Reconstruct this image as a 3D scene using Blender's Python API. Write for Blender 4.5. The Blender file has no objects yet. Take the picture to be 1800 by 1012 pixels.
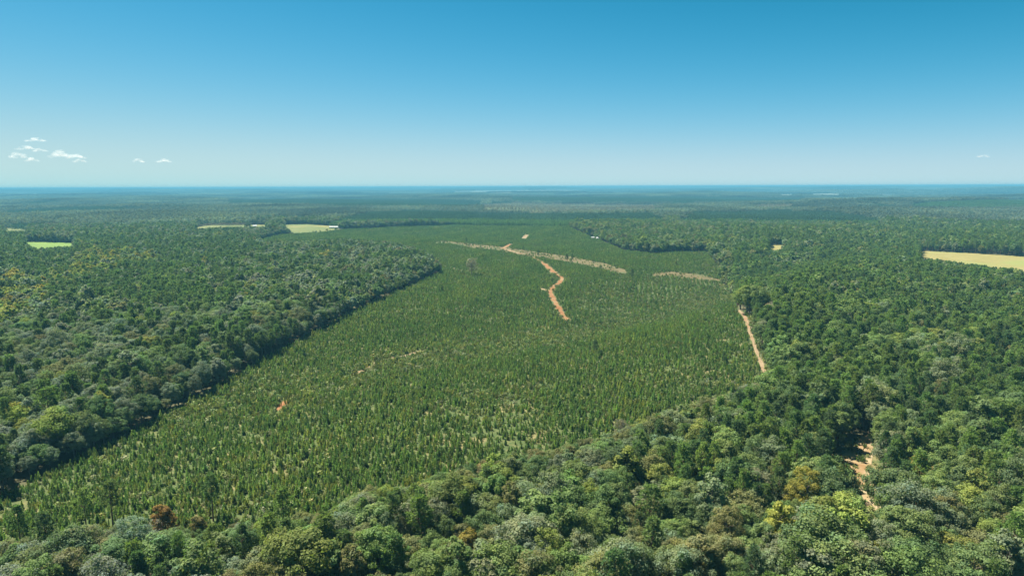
import bpy, math, random
import numpy as np
from mathutils import Matrix, Vector
from mathutils.geometry import delaunay_2d_cdt

rng = np.random.default_rng(7)
scene = bpy.context.scene
COL = scene.collection
rad = math.radians

# ------------------------------------------------------------------ camera
HC = 95.0
FPX = 1200.0
PITCH = math.atan((506 - 328.0) / FPX)
ROLL = rad(0.19)
F = np.array([0, math.cos(PITCH), -math.sin(PITCH)])
U0 = np.array([0, math.sin(PITCH), math.cos(PITCH)])
R0 = np.array([1.0, 0, 0])
RV = math.cos(ROLL) * R0 - math.sin(ROLL) * U0
UV = math.cos(ROLL) * U0 + math.sin(ROLL) * R0
CAM = np.array([0, 0, HC])

def project(x, y, z):
    dx, dy, dz = x, y, z - HC
    w = dx * F[0] + dy * F[1] + dz * F[2]
    w = np.where(w < 1.0, 1.0, w)
    px = 900 + FPX * (dx * RV[0] + dy * RV[1] + dz * RV[2]) / w
    py = 506 - FPX * (dx * UV[0] + dy * UV[1] + dz * UV[2]) / w
    return px, py

def pixel_dir(px, py):
    d = F + RV * (px - 900) / FPX - UV * (py - 506) / FPX
    return d / np.linalg.norm(d)

# ------------------------------------------------------------------ terrain
def waves(x, y, wl, seed, n=6):
    r = np.random.default_rng(seed)
    out = 0
    for _ in range(n):
        a = r.uniform(0, 2 * math.pi); k = 2 * math.pi / (wl * r.uniform(.65, 1.5)); p = r.uniform(0, 2 * math.pi)
        out = out + np.sin(k * (x * math.cos(a) + y * math.sin(a)) + p)
    return out / math.sqrt(n / 2) / 1.6

def sstep(a, b, x):
    t = np.clip((x - a) / (b - a), 0, 1)
    return t * t * (3 - 2 * t)

VA = np.array([-150.0, 270.0]); VD = np.array([.687, .727]); VN = np.array([.727, -.687])

def height(x, y):
    r = np.hypot(x, y)
    t = (x - VA[0]) * VD[0] + (y - VA[1]) * VD[1]
    d = (x - VA[0]) * VN[0] + (y - VA[1]) * VN[1]
    depth = 2 + 13 * sstep(60, 380, t) * (1 - .7 * sstep(560, 900, t))
    wall = np.where(d > 0, np.exp(-(d / 46) ** 2), np.exp(-(d / 95) ** 2))
    z = -depth * wall * sstep(-250, 0, t)
    z = z + 5.0 * np.exp(-(((t - 420) / 190) ** 2 + ((d - 95) / 70) ** 2))     # brow of the near hill
    z = z + waves(x, y, 150, 11) * .8 * sstep(150, 500, r)
    z = z + waves(x, y, 700, 12) * 4 * sstep(700, 1500, r)
    z = z + waves(x, y * 1.4, 2600, 13) * 15 * sstep(1500, 4500, r)
    z = z + waves(x, y * 2.2, 6500, 14) * 24 * sstep(4500, 11000, r)
    z = z + 38 * sstep(5000, 26000, r)
    return np.minimum(z, 72 + 3 * np.tanh((z - 72) / 20))

th_in = np.linspace(rad(-58), rad(58), 388)
th_out = np.linspace(rad(58), rad(302), 44)[1:-1]
THETA = np.concatenate([th_in, th_out])          # angle from +Y towards +X
NR = 640
RR = 12.0 * (40000 / 12.0) ** (np.arange(NR) / (NR - 1))
LR0, DLR = math.log(12.0), math.log(40000 / 12.0) / (NR - 1)
TG, RG = np.meshgrid(THETA, RR, indexing='ij')
XG, YG = RG * np.sin(TG), RG * np.cos(TG)
ZG = height(XG, YG)

def ground(x, y):
    x = np.asarray(x, float); y = np.asarray(y, float)
    r = np.maximum(np.hypot(x, y), 12.01); th = np.arctan2(x, y)
    u = np.clip((np.log(r) - LR0) / DLR, 0, NR - 1.001); iu = u.astype(int); fu = (r - RR[iu]) / (RR[iu + 1] - RR[iu])
    v = np.clip((th - th_in[0]) / (th_in[1] - th_in[0]), 0, len(th_in) - 1.001); iv = v.astype(int); fv = v - iv
    return (ZG[iv, iu] * (1 - fu) * (1 - fv) + ZG[iv, iu + 1] * fu * (1 - fv)
            + ZG[iv + 1, iu] * (1 - fu) * fv + ZG[iv + 1, iu + 1] * fu * fv)

def unproject(px, py, far=38000):
    d = pixel_dir(px, py)
    s = np.geomspace(30, far, 6000)
    p = CAM[None] + s[:, None] * d[None]
    below = p[:, 2] < ground(p[:, 0], p[:, 1])
    i = int(np.argmax(below)) if below.any() else len(s) - 1
    if i == 0: i = 1
    lo, hi = s[i - 1], s[i]
    for _ in range(20):
        m = (lo + hi) / 2; q = CAM + m * d
        if q[2] < ground(q[0], q[1]): hi = m
        else: lo = m
    q = CAM + hi * d
    return np.array([q[0], q[1], float(ground(q[0], q[1]))])

def in_poly(px, py, poly):
    poly = np.asarray(poly, float); inside = np.zeros(px.shape, bool)
    x0, y0 = poly[:, 0].min(), poly[:, 1].min(); x1, y1 = poly[:, 0].max(), poly[:, 1].max()
    m = np.where((px >= x0) & (px <= x1) & (py >= y0) & (py <= y1))[0]
    if len(m) == 0: return inside
    qx, qy = px[m], py[m]; ins = np.zeros(len(m), bool)
    for (ax, ay), (bx, by) in zip(poly, np.roll(poly, -1, 0)):
        if ay == by: continue
        c = ((ay > qy) != (by > qy)) & (qx < (bx - ax) * (qy - ay) / (by - ay) + ax)
        ins ^= c
    inside[m] = ins
    return inside

# ------------------------------------------------------------------ land cover, traced on the photograph (1800 px wide)
PLANT = [(-80, 912), (0, 872), (100, 826), (215, 768), (330, 708), (430, 652), (520, 602), (620, 548), (700, 512), (772, 480),
         (774, 462), (745, 440), (690, 426), (600, 420), (520, 424), (448, 424), (490, 413), (560, 409), (610, 403), (700, 399), (800, 396),
         (900, 394), (1000, 399), (1030, 412), (1060, 425), (1095, 440), (1150, 447), (1180, 444), (1240, 442), (1265, 470), (1268, 492),
         (1285, 520), (1298, 545), (1310, 560), (1325, 600), (1340, 640), (1355, 676), (1330, 674), (1280, 694), (1200, 714), (1140, 734),
         (1060, 764), (960, 787), (860, 807), (760, 837), (700, 862), (640, 860), (600, 885), (480, 906), (400, 926), (300, 930), (230, 926),
         (150, 922), (80, 940), (0, 952), (-80, 960)]
PLANT_G = [(x, y + 48) if (y > 670 and i > 40) else (x, y) for i, (x, y) in enumerate(PLANT)]
STRIPS = [[(765, 423), (790, 424), (830, 428), (880, 433), (930, 440), (1000, 450), (1060, 461), (1100, 474), (1104, 484), (1060, 474),
           (1000, 462), (940, 451), (880, 442), (830, 436), (790, 428)],
          [(1146, 482), (1180, 477), (1225, 481), (1268, 492), (1255, 495), (1215, 489), (1180, 484), (1150, 486)]]
def shrink(S):      # the middle band of a strip
    S = np.array(S, float); k = len(S); h2 = (k + 1) // 2
    top, bot = S[:h2], S[h2:][::-1]
    xs = top[:, 0]; yb = np.interp(xs, bot[:, 0], bot[:, 1]); yt = top[:, 1]; m = (yt + yb) / 2
    return np.concatenate([np.column_stack([xs, m + (yt - m) * .8]), np.column_stack([xs, m + (yb - m) * .6])[::-1]])
STRIPS_IN = [shrink(S) for S in STRIPS]
ROADS = [  # pixel centre line, width in metres, colour key, label
    ([(999, 563), (990, 555), (984, 545), (978, 535), (971, 523), (967, 513), (973, 504), (983, 497), (989, 490), (982, 485)], 5.4, 'red', 'winding red and tan dirt road climbing the slope amid young pines'),
    ([(974, 479), (964, 470), (956, 463)], 7.0, 'red', 'short bare red stretch of road above the winding dirt road'),
    ([(930, 450), (913, 446), (897, 441), (884, 436)], 7.0, 'tan', 'pale tan dirt road beside the grassy strip'),
    ([(983, 486), (979, 482), (974, 478)], 4.0, 'red', 'short link between the winding road and the red stretch'),
    ([(957, 464), (950, 459), (940, 454), (931, 450)], 3.6, 'red', 'faint link between the red stretch and the tan road'),
    ([(882, 437), (890, 434), (898, 429)], 8.0, 'red', 'red dirt spur crossing the grassy strip'),
    ([(921, 419), (923, 416), (926, 413)], 9.0, 'tan', 'small pale bare spot among the far plantation pines'),
    ([(626, 658), (648, 648), (664, 637), (690, 630), (715, 625), (742, 617)], 4.6, 'tan', 'faint sandy track along the little valley in the plantation'),
    ([(488, 722), (500, 711), (508, 703)], 4.4, 'red', 'bare reddish patch of track among the near pines'),
    ([(952, 507), (961, 511), (969, 513)], 4.0, 'tan', 'pale side spur at the bend of the red road'),
    ([(1297, 545), (1309, 556), (1317, 578), (1324, 600), (1334, 627), (1344, 652), (1360, 680)], 2.6, 'tan', 'sandy track along the right edge of the plantation'),
    ([(1343, 530), (1350, 556), (1355, 580)], 6, 'tan', 'short pale track in a gap of the right wood'),
]
CLEARING = [(1474, 806), (1495, 797), (1512, 786), (1530, 790), (1526, 826), (1536, 862), (1545, 880), (1524, 872), (1508, 842), (1486, 826)]
FIELDS = [  # visible polygon, how far its ground runs on below (px), colour key, name, label
    ([(1617, 441), (1700, 445), (1830, 453), (1830, 474), (1760, 470), (1700, 462), (1617, 452)], 26, 'tan', 'hay_field', 'long tan hay field behind the right wood'),
    ([(1348, 431), (1381, 430), (1376, 437), (1352, 439)], 12, 'tan', 'hay_field', 'small tan field glimpsed through the wood'),
    ([(40, 425), (134, 427), (130, 432), (80, 434), (66, 437)], 14, 'green', 'pasture', 'small bright green pasture amid the left woods'),
    ([(343, 398), (380, 395), (470, 394), (470, 398), (390, 399), (345, 402)], 8, 'ygreen', 'pasture', 'narrow yellow-green field with a round tree'),
    ([(497, 395), (540, 394), (602, 399), (575, 402), (545, 406), (515, 407)], 8, 'ygreen', 'pasture', 'yellow-green field behind the row of slim trees'),
    ([(66, 389.5), (108, 388), (106, 391), (85, 393), (66, 392)], 3, 'brown', 'ploughed_field', 'reddish brown ploughed field in the far left woods'),
    ([(4, 401), (50, 401), (45, 406), (5, 406)], 4, 'ygreen', 'pasture', 'pale scrubby clearing above the bright green pasture'),
    ([(1365, 341.5), (1400, 341), (1398, 343.5), (1366, 343.8)], 0.6, 'pale', 'far_field', 'first pale sliver of field far right of centre'),
    ([(1420, 340.5), (1480, 340.2), (1478, 343), (1422, 343.2)], 0.6, 'pale', 'far_field', 'longest pale sliver of field far on the right'),
    ([(1542, 341.5), (1578, 341), (1575, 343.8), (1548, 344)], 0.6, 'pale', 'far_field', 'pale sliver of field far off above the tan field'),
    ([(800, 336.0), (935, 334.6), (935, 336.6), (800, 338)], 0.5, 'pale', 'far_field', 'thin pale strip of field near the horizon middle'),
    ([(940, 334.6), (1020, 334), (1020, 336), (940, 336.5)], 0.5, 'pale', 'far_field', 'thin pale strip just right of the horizon middle'),
    ([(35, 341), (88, 340.2), (88, 342), (38, 342.8)], 0.5, 'pale', 'far_field', 'pale green strip of field far off on the left'),
]
FARCOVER = [  # type, polygon
    ('clearcut', [(838, 362), (900, 357), (1000, 360), (1160, 361), (1165, 376), (1100, 378), (1000, 379), (880, 377), (840, 374)]),
    ('clearcut', [(1320, 362), (1400, 360), (1400, 370), (1320, 370)]),
    ('pine', [(395, 353), (500, 350), (700, 351), (842, 354), (835, 366), (700, 367), (560, 364), (400, 361)]),
    ('pine', [(640, 377), (760, 374), (840, 378), (1000, 380), (1170, 379), (1165, 396), (1000, 399), (800, 396), (660, 398), (560, 402), (600, 392)]),
    ('pine', [(1200, 376), (1480, 376), (1560, 392), (1540, 402), (1400, 400), (1190, 396)]),
    ('pine', [(900, 348), (1200, 347), (1420, 350), (1420, 358), (1100, 359), (900, 356)]),
    ('pine', [(0, 376), (80, 369), (180, 366), (300, 369), (180, 374), (60, 380), (0, 384)]),
    ('pine_low', [(1590, 362), (1640, 356), (1720, 353), (1830, 352), (1830, 371), (1700, 371), (1610, 369)]),
]

# ------------------------------------------------------------------ helpers
def tag(o, label, cat=None, group=None, kind=None):
    o['label'] = label
    if cat: o['category'] = cat
    if group: o['group'] = group
    if kind: o['kind'] = kind
    return o

def np_mesh(name, verts, faces, mats, mat_idx=None, attrs=None, smooth=False):
    """faces: (n,k) int array or list of arrays"""
    me = bpy.data.meshes.new(name)
    if not isinstance(faces, list): faces = [faces]
    faces = [f for f in faces if len(f)]
    nl = sum(f.size for f in faces); nf = sum(len(f) for f in faces)
    me.vertices.add(len(verts)); me.vertices.foreach_set('co', np.asarray(verts, np.float32).ravel())
    me.loops.add(nl); me.loops.foreach_set('vertex_index', np.concatenate([f.ravel() for f in faces]).astype(np.int32))
    me.polygons.add(nf)
    tot = np.concatenate([np.full(len(f), f.shape[1]) for f in faces]).astype(np.int32)
    st = np.concatenate([[0], np.cumsum(tot)[:-1]]).astype(np.int32)
    me.polygons.foreach_set('loop_start', st)
    if mat_idx is not None: me.polygons.foreach_set('material_index', np.asarray(mat_idx, np.int32))
    me.polygons.foreach_set('use_smooth', np.full(nf, smooth))
    for m in mats: me.materials.append(m)
    for an, (dom, vals) in (attrs or {}).items():
        vals = np.asarray(vals, np.float32)
        a = me.attributes.new(an, 'FLOAT' if vals.ndim == 1 else 'FLOAT_VECTOR', dom)
        a.data.foreach_set('value' if vals.ndim == 1 else 'vector', vals.ravel())
    me.update(calc_edges=True); me.validate()
    return me

def link(name, me, parent=None):
    o = bpy.data.objects.new(name, me); COL.objects.link(o)
    if parent: o.parent = parent
    return o

def unit(v):
    return v / np.maximum(np.linalg.norm(v, axis=-1, keepdims=True), 1e-9)

# ------------------------------------------------------------------ materials
def nodes_of(m):
    m.use_nodes = True; nt = m.node_tree; nt.nodes.clear(); return nt, nt.nodes, nt.links

def mixcol(N, L, fac, a, b, blend='MIX'):
    n = N.new('ShaderNodeMix'); n.data_type = 'RGBA'; n.blend_type = blend
    for s, v in ((n.inputs[0], fac), (n.inputs[6], a), (n.inputs[7], b)):
        if isinstance(v, bpy.types.NodeSocket): L.new(v, s)
        elif isinstance(v, (int, float)): s.default_value = v if s.type == 'VALUE' else (v, v, v, 1)
        else: s.default_value = (*v, 1)
    return n.outputs[2]

def math_node(N, L, op, a, b=0.0):
    n = N.new('ShaderNodeMath'); n.operation = op
    for s, v in ((n.inputs[0], a), (n.inputs[1], b)):
        if isinstance(v, bpy.types.NodeSocket): L.new(v, s)
        else: s.default_value = v
    return n.outputs[0]

def noise(N, L, scale, detail=4, rough=.6, vec=None):
    n = N.new('ShaderNodeTexNoise'); n.inputs['Scale'].default_value = scale; n.inputs['Detail'].default_value = detail
    n.inputs['Roughness'].default_value = rough
    if vec is not None: L.new(vec, n.inputs['Vector'])
    return n.outputs['Fac']

def ramp(N, L, fac, lo, hi):
    n = N.new('ShaderNodeMapRange'); n.interpolation_type = 'SMOOTHSTEP'
    n.inputs['From Min'].default_value = lo; n.inputs['From Max'].default_value = hi
    L.new(fac, n.inputs['Value']); return n.outputs[0]

def leaf_material(name, transl=.3, gloss=.25, rough=.5):
    m = bpy.data.materials.new(name); nt, N, L = nodes_of(m)
    a = N.new('ShaderNodeAttribute'); a.attribute_type = 'INSTANCER'; a.attribute_name = 'tint'
    t = N.new('ShaderNodeAttribute'); t.attribute_type = 'GEOMETRY'; t.attribute_name = 'tone'
    h = N.new('ShaderNodeAttribute'); h.attribute_type = 'GEOMETRY'; h.attribute_name = 'hue'
    warm = mixcol(N, L, 1.0, a.outputs['Color'], (1.25, 1.08, .8), 'MULTIPLY')
    cool = mixcol(N, L, 1.0, a.outputs['Color'], (.8, .95, 1.1), 'MULTIPLY')
    c = mixcol(N, L, h.outputs['Fac'], warm, cool)
    tc = N.new('ShaderNodeCombineColor')
    for i in range(3): L.new(t.outputs['Fac'], tc.inputs[i])
    c = mixcol(N, L, 1.0, c, tc.outputs[0], 'MULTIPLY')
    p = N.new('ShaderNodeBsdfPrincipled'); L.new(c, p.inputs['Base Color'])
    p.inputs['Roughness'].default_value = rough; p.inputs['Specular IOR Level'].default_value = gloss
    tr = N.new('ShaderNodeBsdfTranslucent')
    L.new(mixcol(N, L, 1.0, c, (1.05, 1.2, .65), 'MULTIPLY'), tr.inputs['Color'])
    mx = N.new('ShaderNodeMixShader'); mx.inputs[0].default_value = transl
    L.new(p.outputs[0], mx.inputs[1]); L.new(tr.outputs[0], mx.inputs[2])
    o = N.new('ShaderNodeOutputMaterial'); L.new(mx.outputs[0], o.inputs['Surface'])
    return m

def rough_material(name, c1, c2, scale, c3=None, bump=0.0, lo=.35, hi=.65, stripes=0, ruts=False):
    m = bpy.data.materials.new(name); nt, N, L = nodes_of(m)
    g = N.new('ShaderNodeNewGeometry'); pos = g.outputs['Position']
    c = mixcol(N, L, ramp(N, L, noise(N, L, scale, 6, .65, pos), lo, hi), c1, c2)
    if stripes:
        wv = N.new('ShaderNodeTexWave'); wv.inputs['Scale'].default_value = stripes; wv.inputs['Distortion'].default_value = 4; wv.inputs['Detail'].default_value = 3; L.new(pos, wv.inputs['Vector'])
        c = mixcol(N, L, wv.outputs['Fac'], c, mixcol(N, L, 1.0, c, (.74, .80, .78), 'MULTIPLY'))
    if c3: c = mixcol(N, L, ramp(N, L, noise(N, L, scale * .23, 4, .6, pos), .5, .68), c, c3)
    if ruts:
        ac = N.new('ShaderNodeAttribute'); ac.attribute_name = 'across'
        off = math_node(N, L, 'ABSOLUTE', math_node(N, L, 'SUBTRACT', ac.outputs['Fac'], .5))
        wob = math_node(N, L, 'MULTIPLY', math_node(N, L, 'SUBTRACT', noise(N, L, .5, 5, .7, pos), .5), .5)
        verge = ramp(N, L, math_node(N, L, 'ADD', off, wob), .30, .46)
        rut = ramp(N, L, math_node(N, L, 'ABSOLUTE', math_node(N, L, 'SUBTRACT', off, .19)), .10, .02)
        c = mixcol(N, L, math_node(N, L, 'MULTIPLY', rut, .5), c, mixcol(N, L, 1.0, c, (1.28, 1.3, 1.3), 'MULTIPLY'))
        c = mixcol(N, L, verge, c, (.10, .105, .042))
    p = N.new('ShaderNodeBsdfPrincipled'); L.new(c, p.inputs['Base Color']); p.inputs['Roughness'].default_value = .9
    p.inputs['Specular IOR Level'].default_value = .15
    if bump:
        b = N.new('ShaderNodeBump'); b.inputs['Distance'].default_value = bump; L.new(noise(N, L, scale * 2, 6, .7, pos), b.inputs['Height'])
        L.new(b.outputs[0], p.inputs['Normal'])
    o = N.new('ShaderNodeOutputMaterial'); L.new(p.outputs[0], o.inputs['Surface'])
    return m

M_LEAF = leaf_material('broadleaf_leaves', .42, .04, .8)
M_NEEDLE = leaf_material('pine_needles', .45, .05, .75)
M_SCRUB = leaf_material('scrub_leaves', .3, .2, .6)
M_BARK = rough_material('grey_brown_bark', (.11, .09, .07), (.2, .175, .145), 3.0)
M_PBARK = rough_material('pine_bark', (.10, .07, .05), (.19, .14, .1), 3.0)

# ------------------------------------------------------------------ tree prototypes
def tube(path, radii, sides=6):
    path = np.asarray(path, float); n = len(path)
    V = []
    for i in range(n):
        t = unit(path[min(i + 1, n - 1)] - path[max(i - 1, 0)])
        a = unit(np.cross(t, [0.31, .9, .2] if abs(t[2]) > .5 else [0, 0, 1.0])); b = np.cross(t, a)
        for k in range(sides):
            w = 2 * math.pi * k / sides
            V.append(path[i] + radii[i] * (a * math.cos(w) + b * math.sin(w)))
    Fc = [[i * sides + k, i * sides + (k + 1) % sides, (i + 1) * sides + (k + 1) % sides, (i + 1) * sides + k]
          for i in range(n - 1) for k in range(sides)]
    return np.array(V), np.array(Fc)

def join_tubes(ts):
    V, Fc, off = [], [], 0
    for v, f in ts: V.append(v); Fc.append(f + off); off += len(v)
    return np.concatenate(V), np.concatenate(Fc)

def quads(c, n, size, r, aspect=1.0, spin=None):
    """leaf quads at c with normals n"""
    a = unit(np.cross(n, r.normal(size=n.shape))) if spin is None else spin
    b = unit(np.cross(n, a)); s = size[:, None]
    k = r.uniform(.7, 1.2, (len(c), 4))[:, :, None]
    V = np.stack([c - a * s * k[:, 0] * aspect, c - b * s * k[:, 1], c + a * s * k[:, 2] * aspect, c + b * s * k[:, 3]], 1)
    return V.reshape(-1, 3), np.arange(len(c) * 4).reshape(-1, 4)

def sphere_dirs(n, r, zmin=-1.0):
    i = np.arange(n) + .5
    z = 1 - (1 - zmin) * i / n; ph = i * 2.399963 + r.uniform(0, 6.28)
    s = np.sqrt(np.maximum(0, 1 - z * z))
    d = np.stack([s * np.cos(ph), s * np.sin(ph), z], 1)
    return unit(d + r.normal(size=d.shape) * .13)

def broadleaf(seed, H=16.0, R=4.6, squat=.40, nclump=74, nleaf=140, leaf=.165, sparse=0.0, bare=False):
    r = np.random.default_rng(seed)
    cz = H * (1 - squat) ; rz = H * squat
    dirs = sphere_dirs(nclump, r, -.62)
    lobes = sphere_dirs(7, r, -.4); lw = r.uniform(-.48, .42, 7)
    rr = 1 + ((np.clip(dirs @ lobes.T, 0, 1) ** 3) * lw).sum(1)
    rr *= r.uniform(.66, .92, nclump)
    cc = dirs * rr[:, None] * np.array([R, R, rz]) + np.array([0, 0, cz])
    ins = r.choice(nclump, nclump // 4, replace=False)
    cc[ins] = (cc[ins] - [0, 0, cz]) * r.uniform(.45, .75, (len(ins), 1)) + [0, 0, cz]
    cr = R * r.uniform(.20, .36, nclump)
    # leaves
    ids = np.repeat(np.arange(nclump), nleaf)
    if sparse: ids = ids[r.random(len(ids)) > sparse]
    d = unit(r.normal(size=(len(ids), 3)) + np.array([0, 0, .45]) + dirs[ids] * .55)
    pos = cc[ids] + d * (cr[ids] * r.uniform(.45, 1.06, len(ids)))[:, None] * np.array([1, 1, .85])
    nrm = unit(d * .9 + dirs[ids] * .4 + r.normal(size=d.shape) * .55)
    V, Fc = quads(pos, nrm, leaf * r.uniform(.7, 1.35, len(ids)), r, 1.15)
    tone_c = r.uniform(.86, 1.16, nclump); hue_c = np.clip(r.normal(.5, .13, nclump), 0, 1)
    tone = tone_c[ids] * r.uniform(.75, 1.25, len(ids)); hue = np.clip(hue_c[ids] + r.normal(0, .1, len(ids)), 0, 1)
    crown = (V, Fc, tone, hue)
    # trunk and limbs
    lean = r.normal(0, .03, 2) * H
    tp = [[0, 0, -.6], [lean[0] * .2, lean[1] * .2, H * .2], [lean[0] * .6, lean[1] * .6, H * .45], [lean[0], lean[1], H * .72], [lean[0], lean[1], H * .88]]
    tr = H * .016
    ts = [tube(tp, [tr * 1.35, tr, tr * .8, tr * .45, tr * .12])]
    pick = r.choice(nclump, 16 if not bare else nclump, replace=False)
    for k in pick:
        e = cc[k]; z0 = np.clip(e[2] - r.uniform(.25, .5) * np.hypot(e[0], e[1]) - 1.0, H * .25, H * .75)
        f = z0 / H; s = np.array([lean[0] * min(1, f * 1.3), lean[1] * min(1, f * 1.3), z0])
        mid = (s + e) / 2 + np.array([0, 0, -.05 * H * r.random()]) + r.normal(0, .2, 3)
        ts.append(tube([s, mid, e], [tr * .45, tr * .28, tr * .07], 4))
        if bare:
            for _ in range(5):
                q = e + r.normal(size=3) * R * .26 + [0, 0, R * .2]
                ts.append(tube([mid * .3 + e * .7, q], [tr * .10, tr * .03], 3))
    return crown, join_tubes(ts)

def pine(seed, H=19.0, R=2.9, base=.42, ntuft=120, nneedle=20):
    r = np.random.default_rng(seed)
    f = np.sort(r.random(ntuft) ** .85); z = H * (base + (1.0 - base) * f)
    env = np.sin(np.clip((1 - f) * .92 + .08, 0, 1) * math.pi * .62) ** .8
    env *= 1 - .35 * np.clip((.25 - f) / .25, 0, 1)
    ph = np.arange(ntuft) * 2.399963 + r.uniform(0, .9, ntuft)
    lob = 1 + .28 * np.sin(ph * 2 + r.uniform(0, 6)) * r.random() + .22 * np.sin(z * 1.1 + r.uniform(0, 6))
    rad_ = R * env * lob * r.uniform(.45, 1.0, ntuft)
    out = np.stack([np.cos(ph), np.sin(ph), np.full(ntuft, .3)], 1)
    cc = np.stack([rad_ * np.cos(ph), rad_ * np.sin(ph), z + rad_ * .22], 1)
    ids = np.repeat(np.arange(ntuft), nneedle)
    d = unit(r.normal(size=(len(ids), 3)) + out[ids] * .7 + [0, 0, .35])
    ln = r.uniform(.35, .8, len(ids))
    pos = cc[ids] + d * (ln * .75)[:, None]
    side = unit(np.cross(d, r.normal(size=d.shape)))
    nrm = np.cross(d, side)
    V, Fc = quads(pos, nrm, np.full(len(ids), .13), r, 1.0, spin=side)
    # long blades: stretch along d
    V = V.reshape(-1, 4, 3); ax = d[:, None] * (ln * .62)[:, None, None]
    V = np.stack([pos - side * .12, pos - ax[:, 0], pos + side * .12, pos + ax[:, 0]], 1).reshape(-1, 3)
    tone = (r.uniform(.8, 1.2, ntuft))[ids] * r.uniform(.75, 1.25, len(ids)); hue = np.clip(r.normal(.5, .14, len(ids)), 0, 1)
    tr = H * .0115
    lean = r.normal(0, .012, 2) * H
    ts = [tube([[0, 0, -.6], [lean[0] * .3, lean[1] * .3, H * .35], [lean[0] * .7, lean[1] * .7, H * .7], [0, 0, H * .99]], [tr * 1.3, tr, tr * .65, tr * .1])]
    for k in r.choice(ntuft, 34, replace=False):
        e = cc[k]; ts.append(tube([[0, 0, e[2] - rad_[k] * .3], e], [tr * .25, tr * .06], 3))
    return (V, Fc, tone, hue), join_tubes(ts)

def young_pine(seed, H=4.6, W=1.05, dense=1.0):
    r = np.random.default_rng(seed)
    n = int(120 * dense)
    f = np.linspace(0, 1, n) ** .9
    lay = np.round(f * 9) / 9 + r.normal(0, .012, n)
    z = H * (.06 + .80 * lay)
    ph = np.arange(n) * 2.399963
    rad_ = W * (1 - lay * .86) * r.uniform(.55, 1.1, n) * (1 + .18 * np.sin(ph + r.uniform(0, 6)))
    d = unit(np.stack([np.cos(ph), np.sin(ph), r.uniform(.35, 1.0, n) + lay * .9], 1))
    ln = np.maximum(.28, rad_ * .75)
    c = np.stack([rad_ * .5 * np.cos(ph), rad_ * .5 * np.sin(ph), z], 1)
    side = unit(np.cross(d, np.array([0, 0, 1.0]) + r.normal(size=d.shape) * .7)); w = (.16 + .10 * (1 - lay))[:, None]
    V = np.stack([c - side * w, c - d * ln[:, None] * .55, c + side * w, c + d * ln[:, None]], 1).reshape(-1, 3)
    Fc = np.arange(n * 4).reshape(-1, 4)
    # leader
    lz = np.array([[.05, 0, H * .78], [0, .05, H * .8], [-.05, -.02, H * .78], [0, 0, H]])
    V = np.concatenate([V, lz[[0, 1, 3]], lz[[1, 2, 3]], lz[[2, 0, 3]]]); q = n * 4
    F3 = np.arange(q, q + 9).reshape(3, 3)
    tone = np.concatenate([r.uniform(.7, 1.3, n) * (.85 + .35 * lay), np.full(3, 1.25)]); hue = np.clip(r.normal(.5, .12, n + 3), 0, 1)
    tk = tube([[0, 0, -.3], [0, 0, H * .5], [0, 0, H * .86]], [.07, .05, .02], 5)
    return (V, [Fc, F3], tone, hue), tk

def bush(seed, H=1.1, R=.8, n=120):
    r = np.random.default_rng(seed)
    d = sphere_dirs(n, r, -.1); c = d * np.array([R, R, H]) * r.uniform(.45, 1.0, (n, 1))
    V, Fc = quads(c, unit(d + r.normal(size=d.shape) * .6), r.uniform(.07, .17, n), r, 1.2)
    return V, Fc, r.uniform(.7, 1.3, n), np.clip(r.normal(.5, .2, n), 0, 1)

def tall_weed(seed, H=1.4, n=30):
    r = np.random.default_rng(seed)
    ph = r.uniform(0, 6.28, n); lean_ = r.uniform(.05, .45, n)
    d = unit(np.stack([np.cos(ph) * lean_, np.sin(ph) * lean_, np.ones(n)], 1))
    b = np.stack([r.normal(0, .35, n), r.normal(0, .35, n), np.zeros(n)], 1)
    side = unit(np.cross(d, r.normal(size=d.shape))); L_ = H * r.uniform(.5, 1.0, n)
    V = np.stack([b - side * .03, b + side * .03, b + d * L_[:, None] + side * .14, b + d * L_[:, None] - side * .14], 1).reshape(-1, 3)
    return V, np.arange(n * 4).reshape(-1, 4), r.uniform(.7, 1.3, n), np.clip(r.normal(.55, .2, n), 0, 1)

def crown_mesh(name, cr, mat):
    V, Fc, tone, hue = cr
    return np_mesh(name, V, Fc, [mat], attrs={'tone': ('FACE', tone), 'hue': ('FACE', hue)})

def whole_mesh(name, cr, tk, mat, bark):
    V, Fc, tone, hue = cr
    Fl = Fc if isinstance(Fc, list) else [Fc]
    tv, tf = tk
    nf = sum(len(f) for f in Fl)
    return np_mesh(name, np.concatenate([V, tv]), Fl + [tf + len(V)], [mat, bark], np.concatenate([np.zeros(nf), np.ones(len(tf))]),
                   {'tone': ('FACE', np.concatenate([tone, np.ones(len(tf))])), 'hue': ('FACE', np.concatenate([hue, np.full(len(tf), .5)]))})

class Kind:
    """prototypes of one kind: crown + trunk meshes for single trees, joined meshes for the mass"""
    def __init__(self, name, mat, bark):
        self.name, self.mat, self.bark = name, mat, bark
        self.crowns, self.trunks = [], []
        self.coll = bpy.data.collections.new(name + '_patterns')
    def add(self, cr, tk, single=True):
        i = len(self.crowns)
        if single:
            self.crowns.append(crown_mesh(self.name + '_crown', cr, self.mat))
            self.trunks.append(np_mesh(self.name + '_trunk', tk[0], tk[1], [self.bark], smooth=True))
        else:
            self.crowns.append(None); self.trunks.append(None)
        o = bpy.data.objects.new('%s_pattern_%03d' % (self.name, i), whole_mesh(self.name + '_whole', cr, tk, self.mat, self.bark))
        self.coll.objects.link(o)

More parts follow.
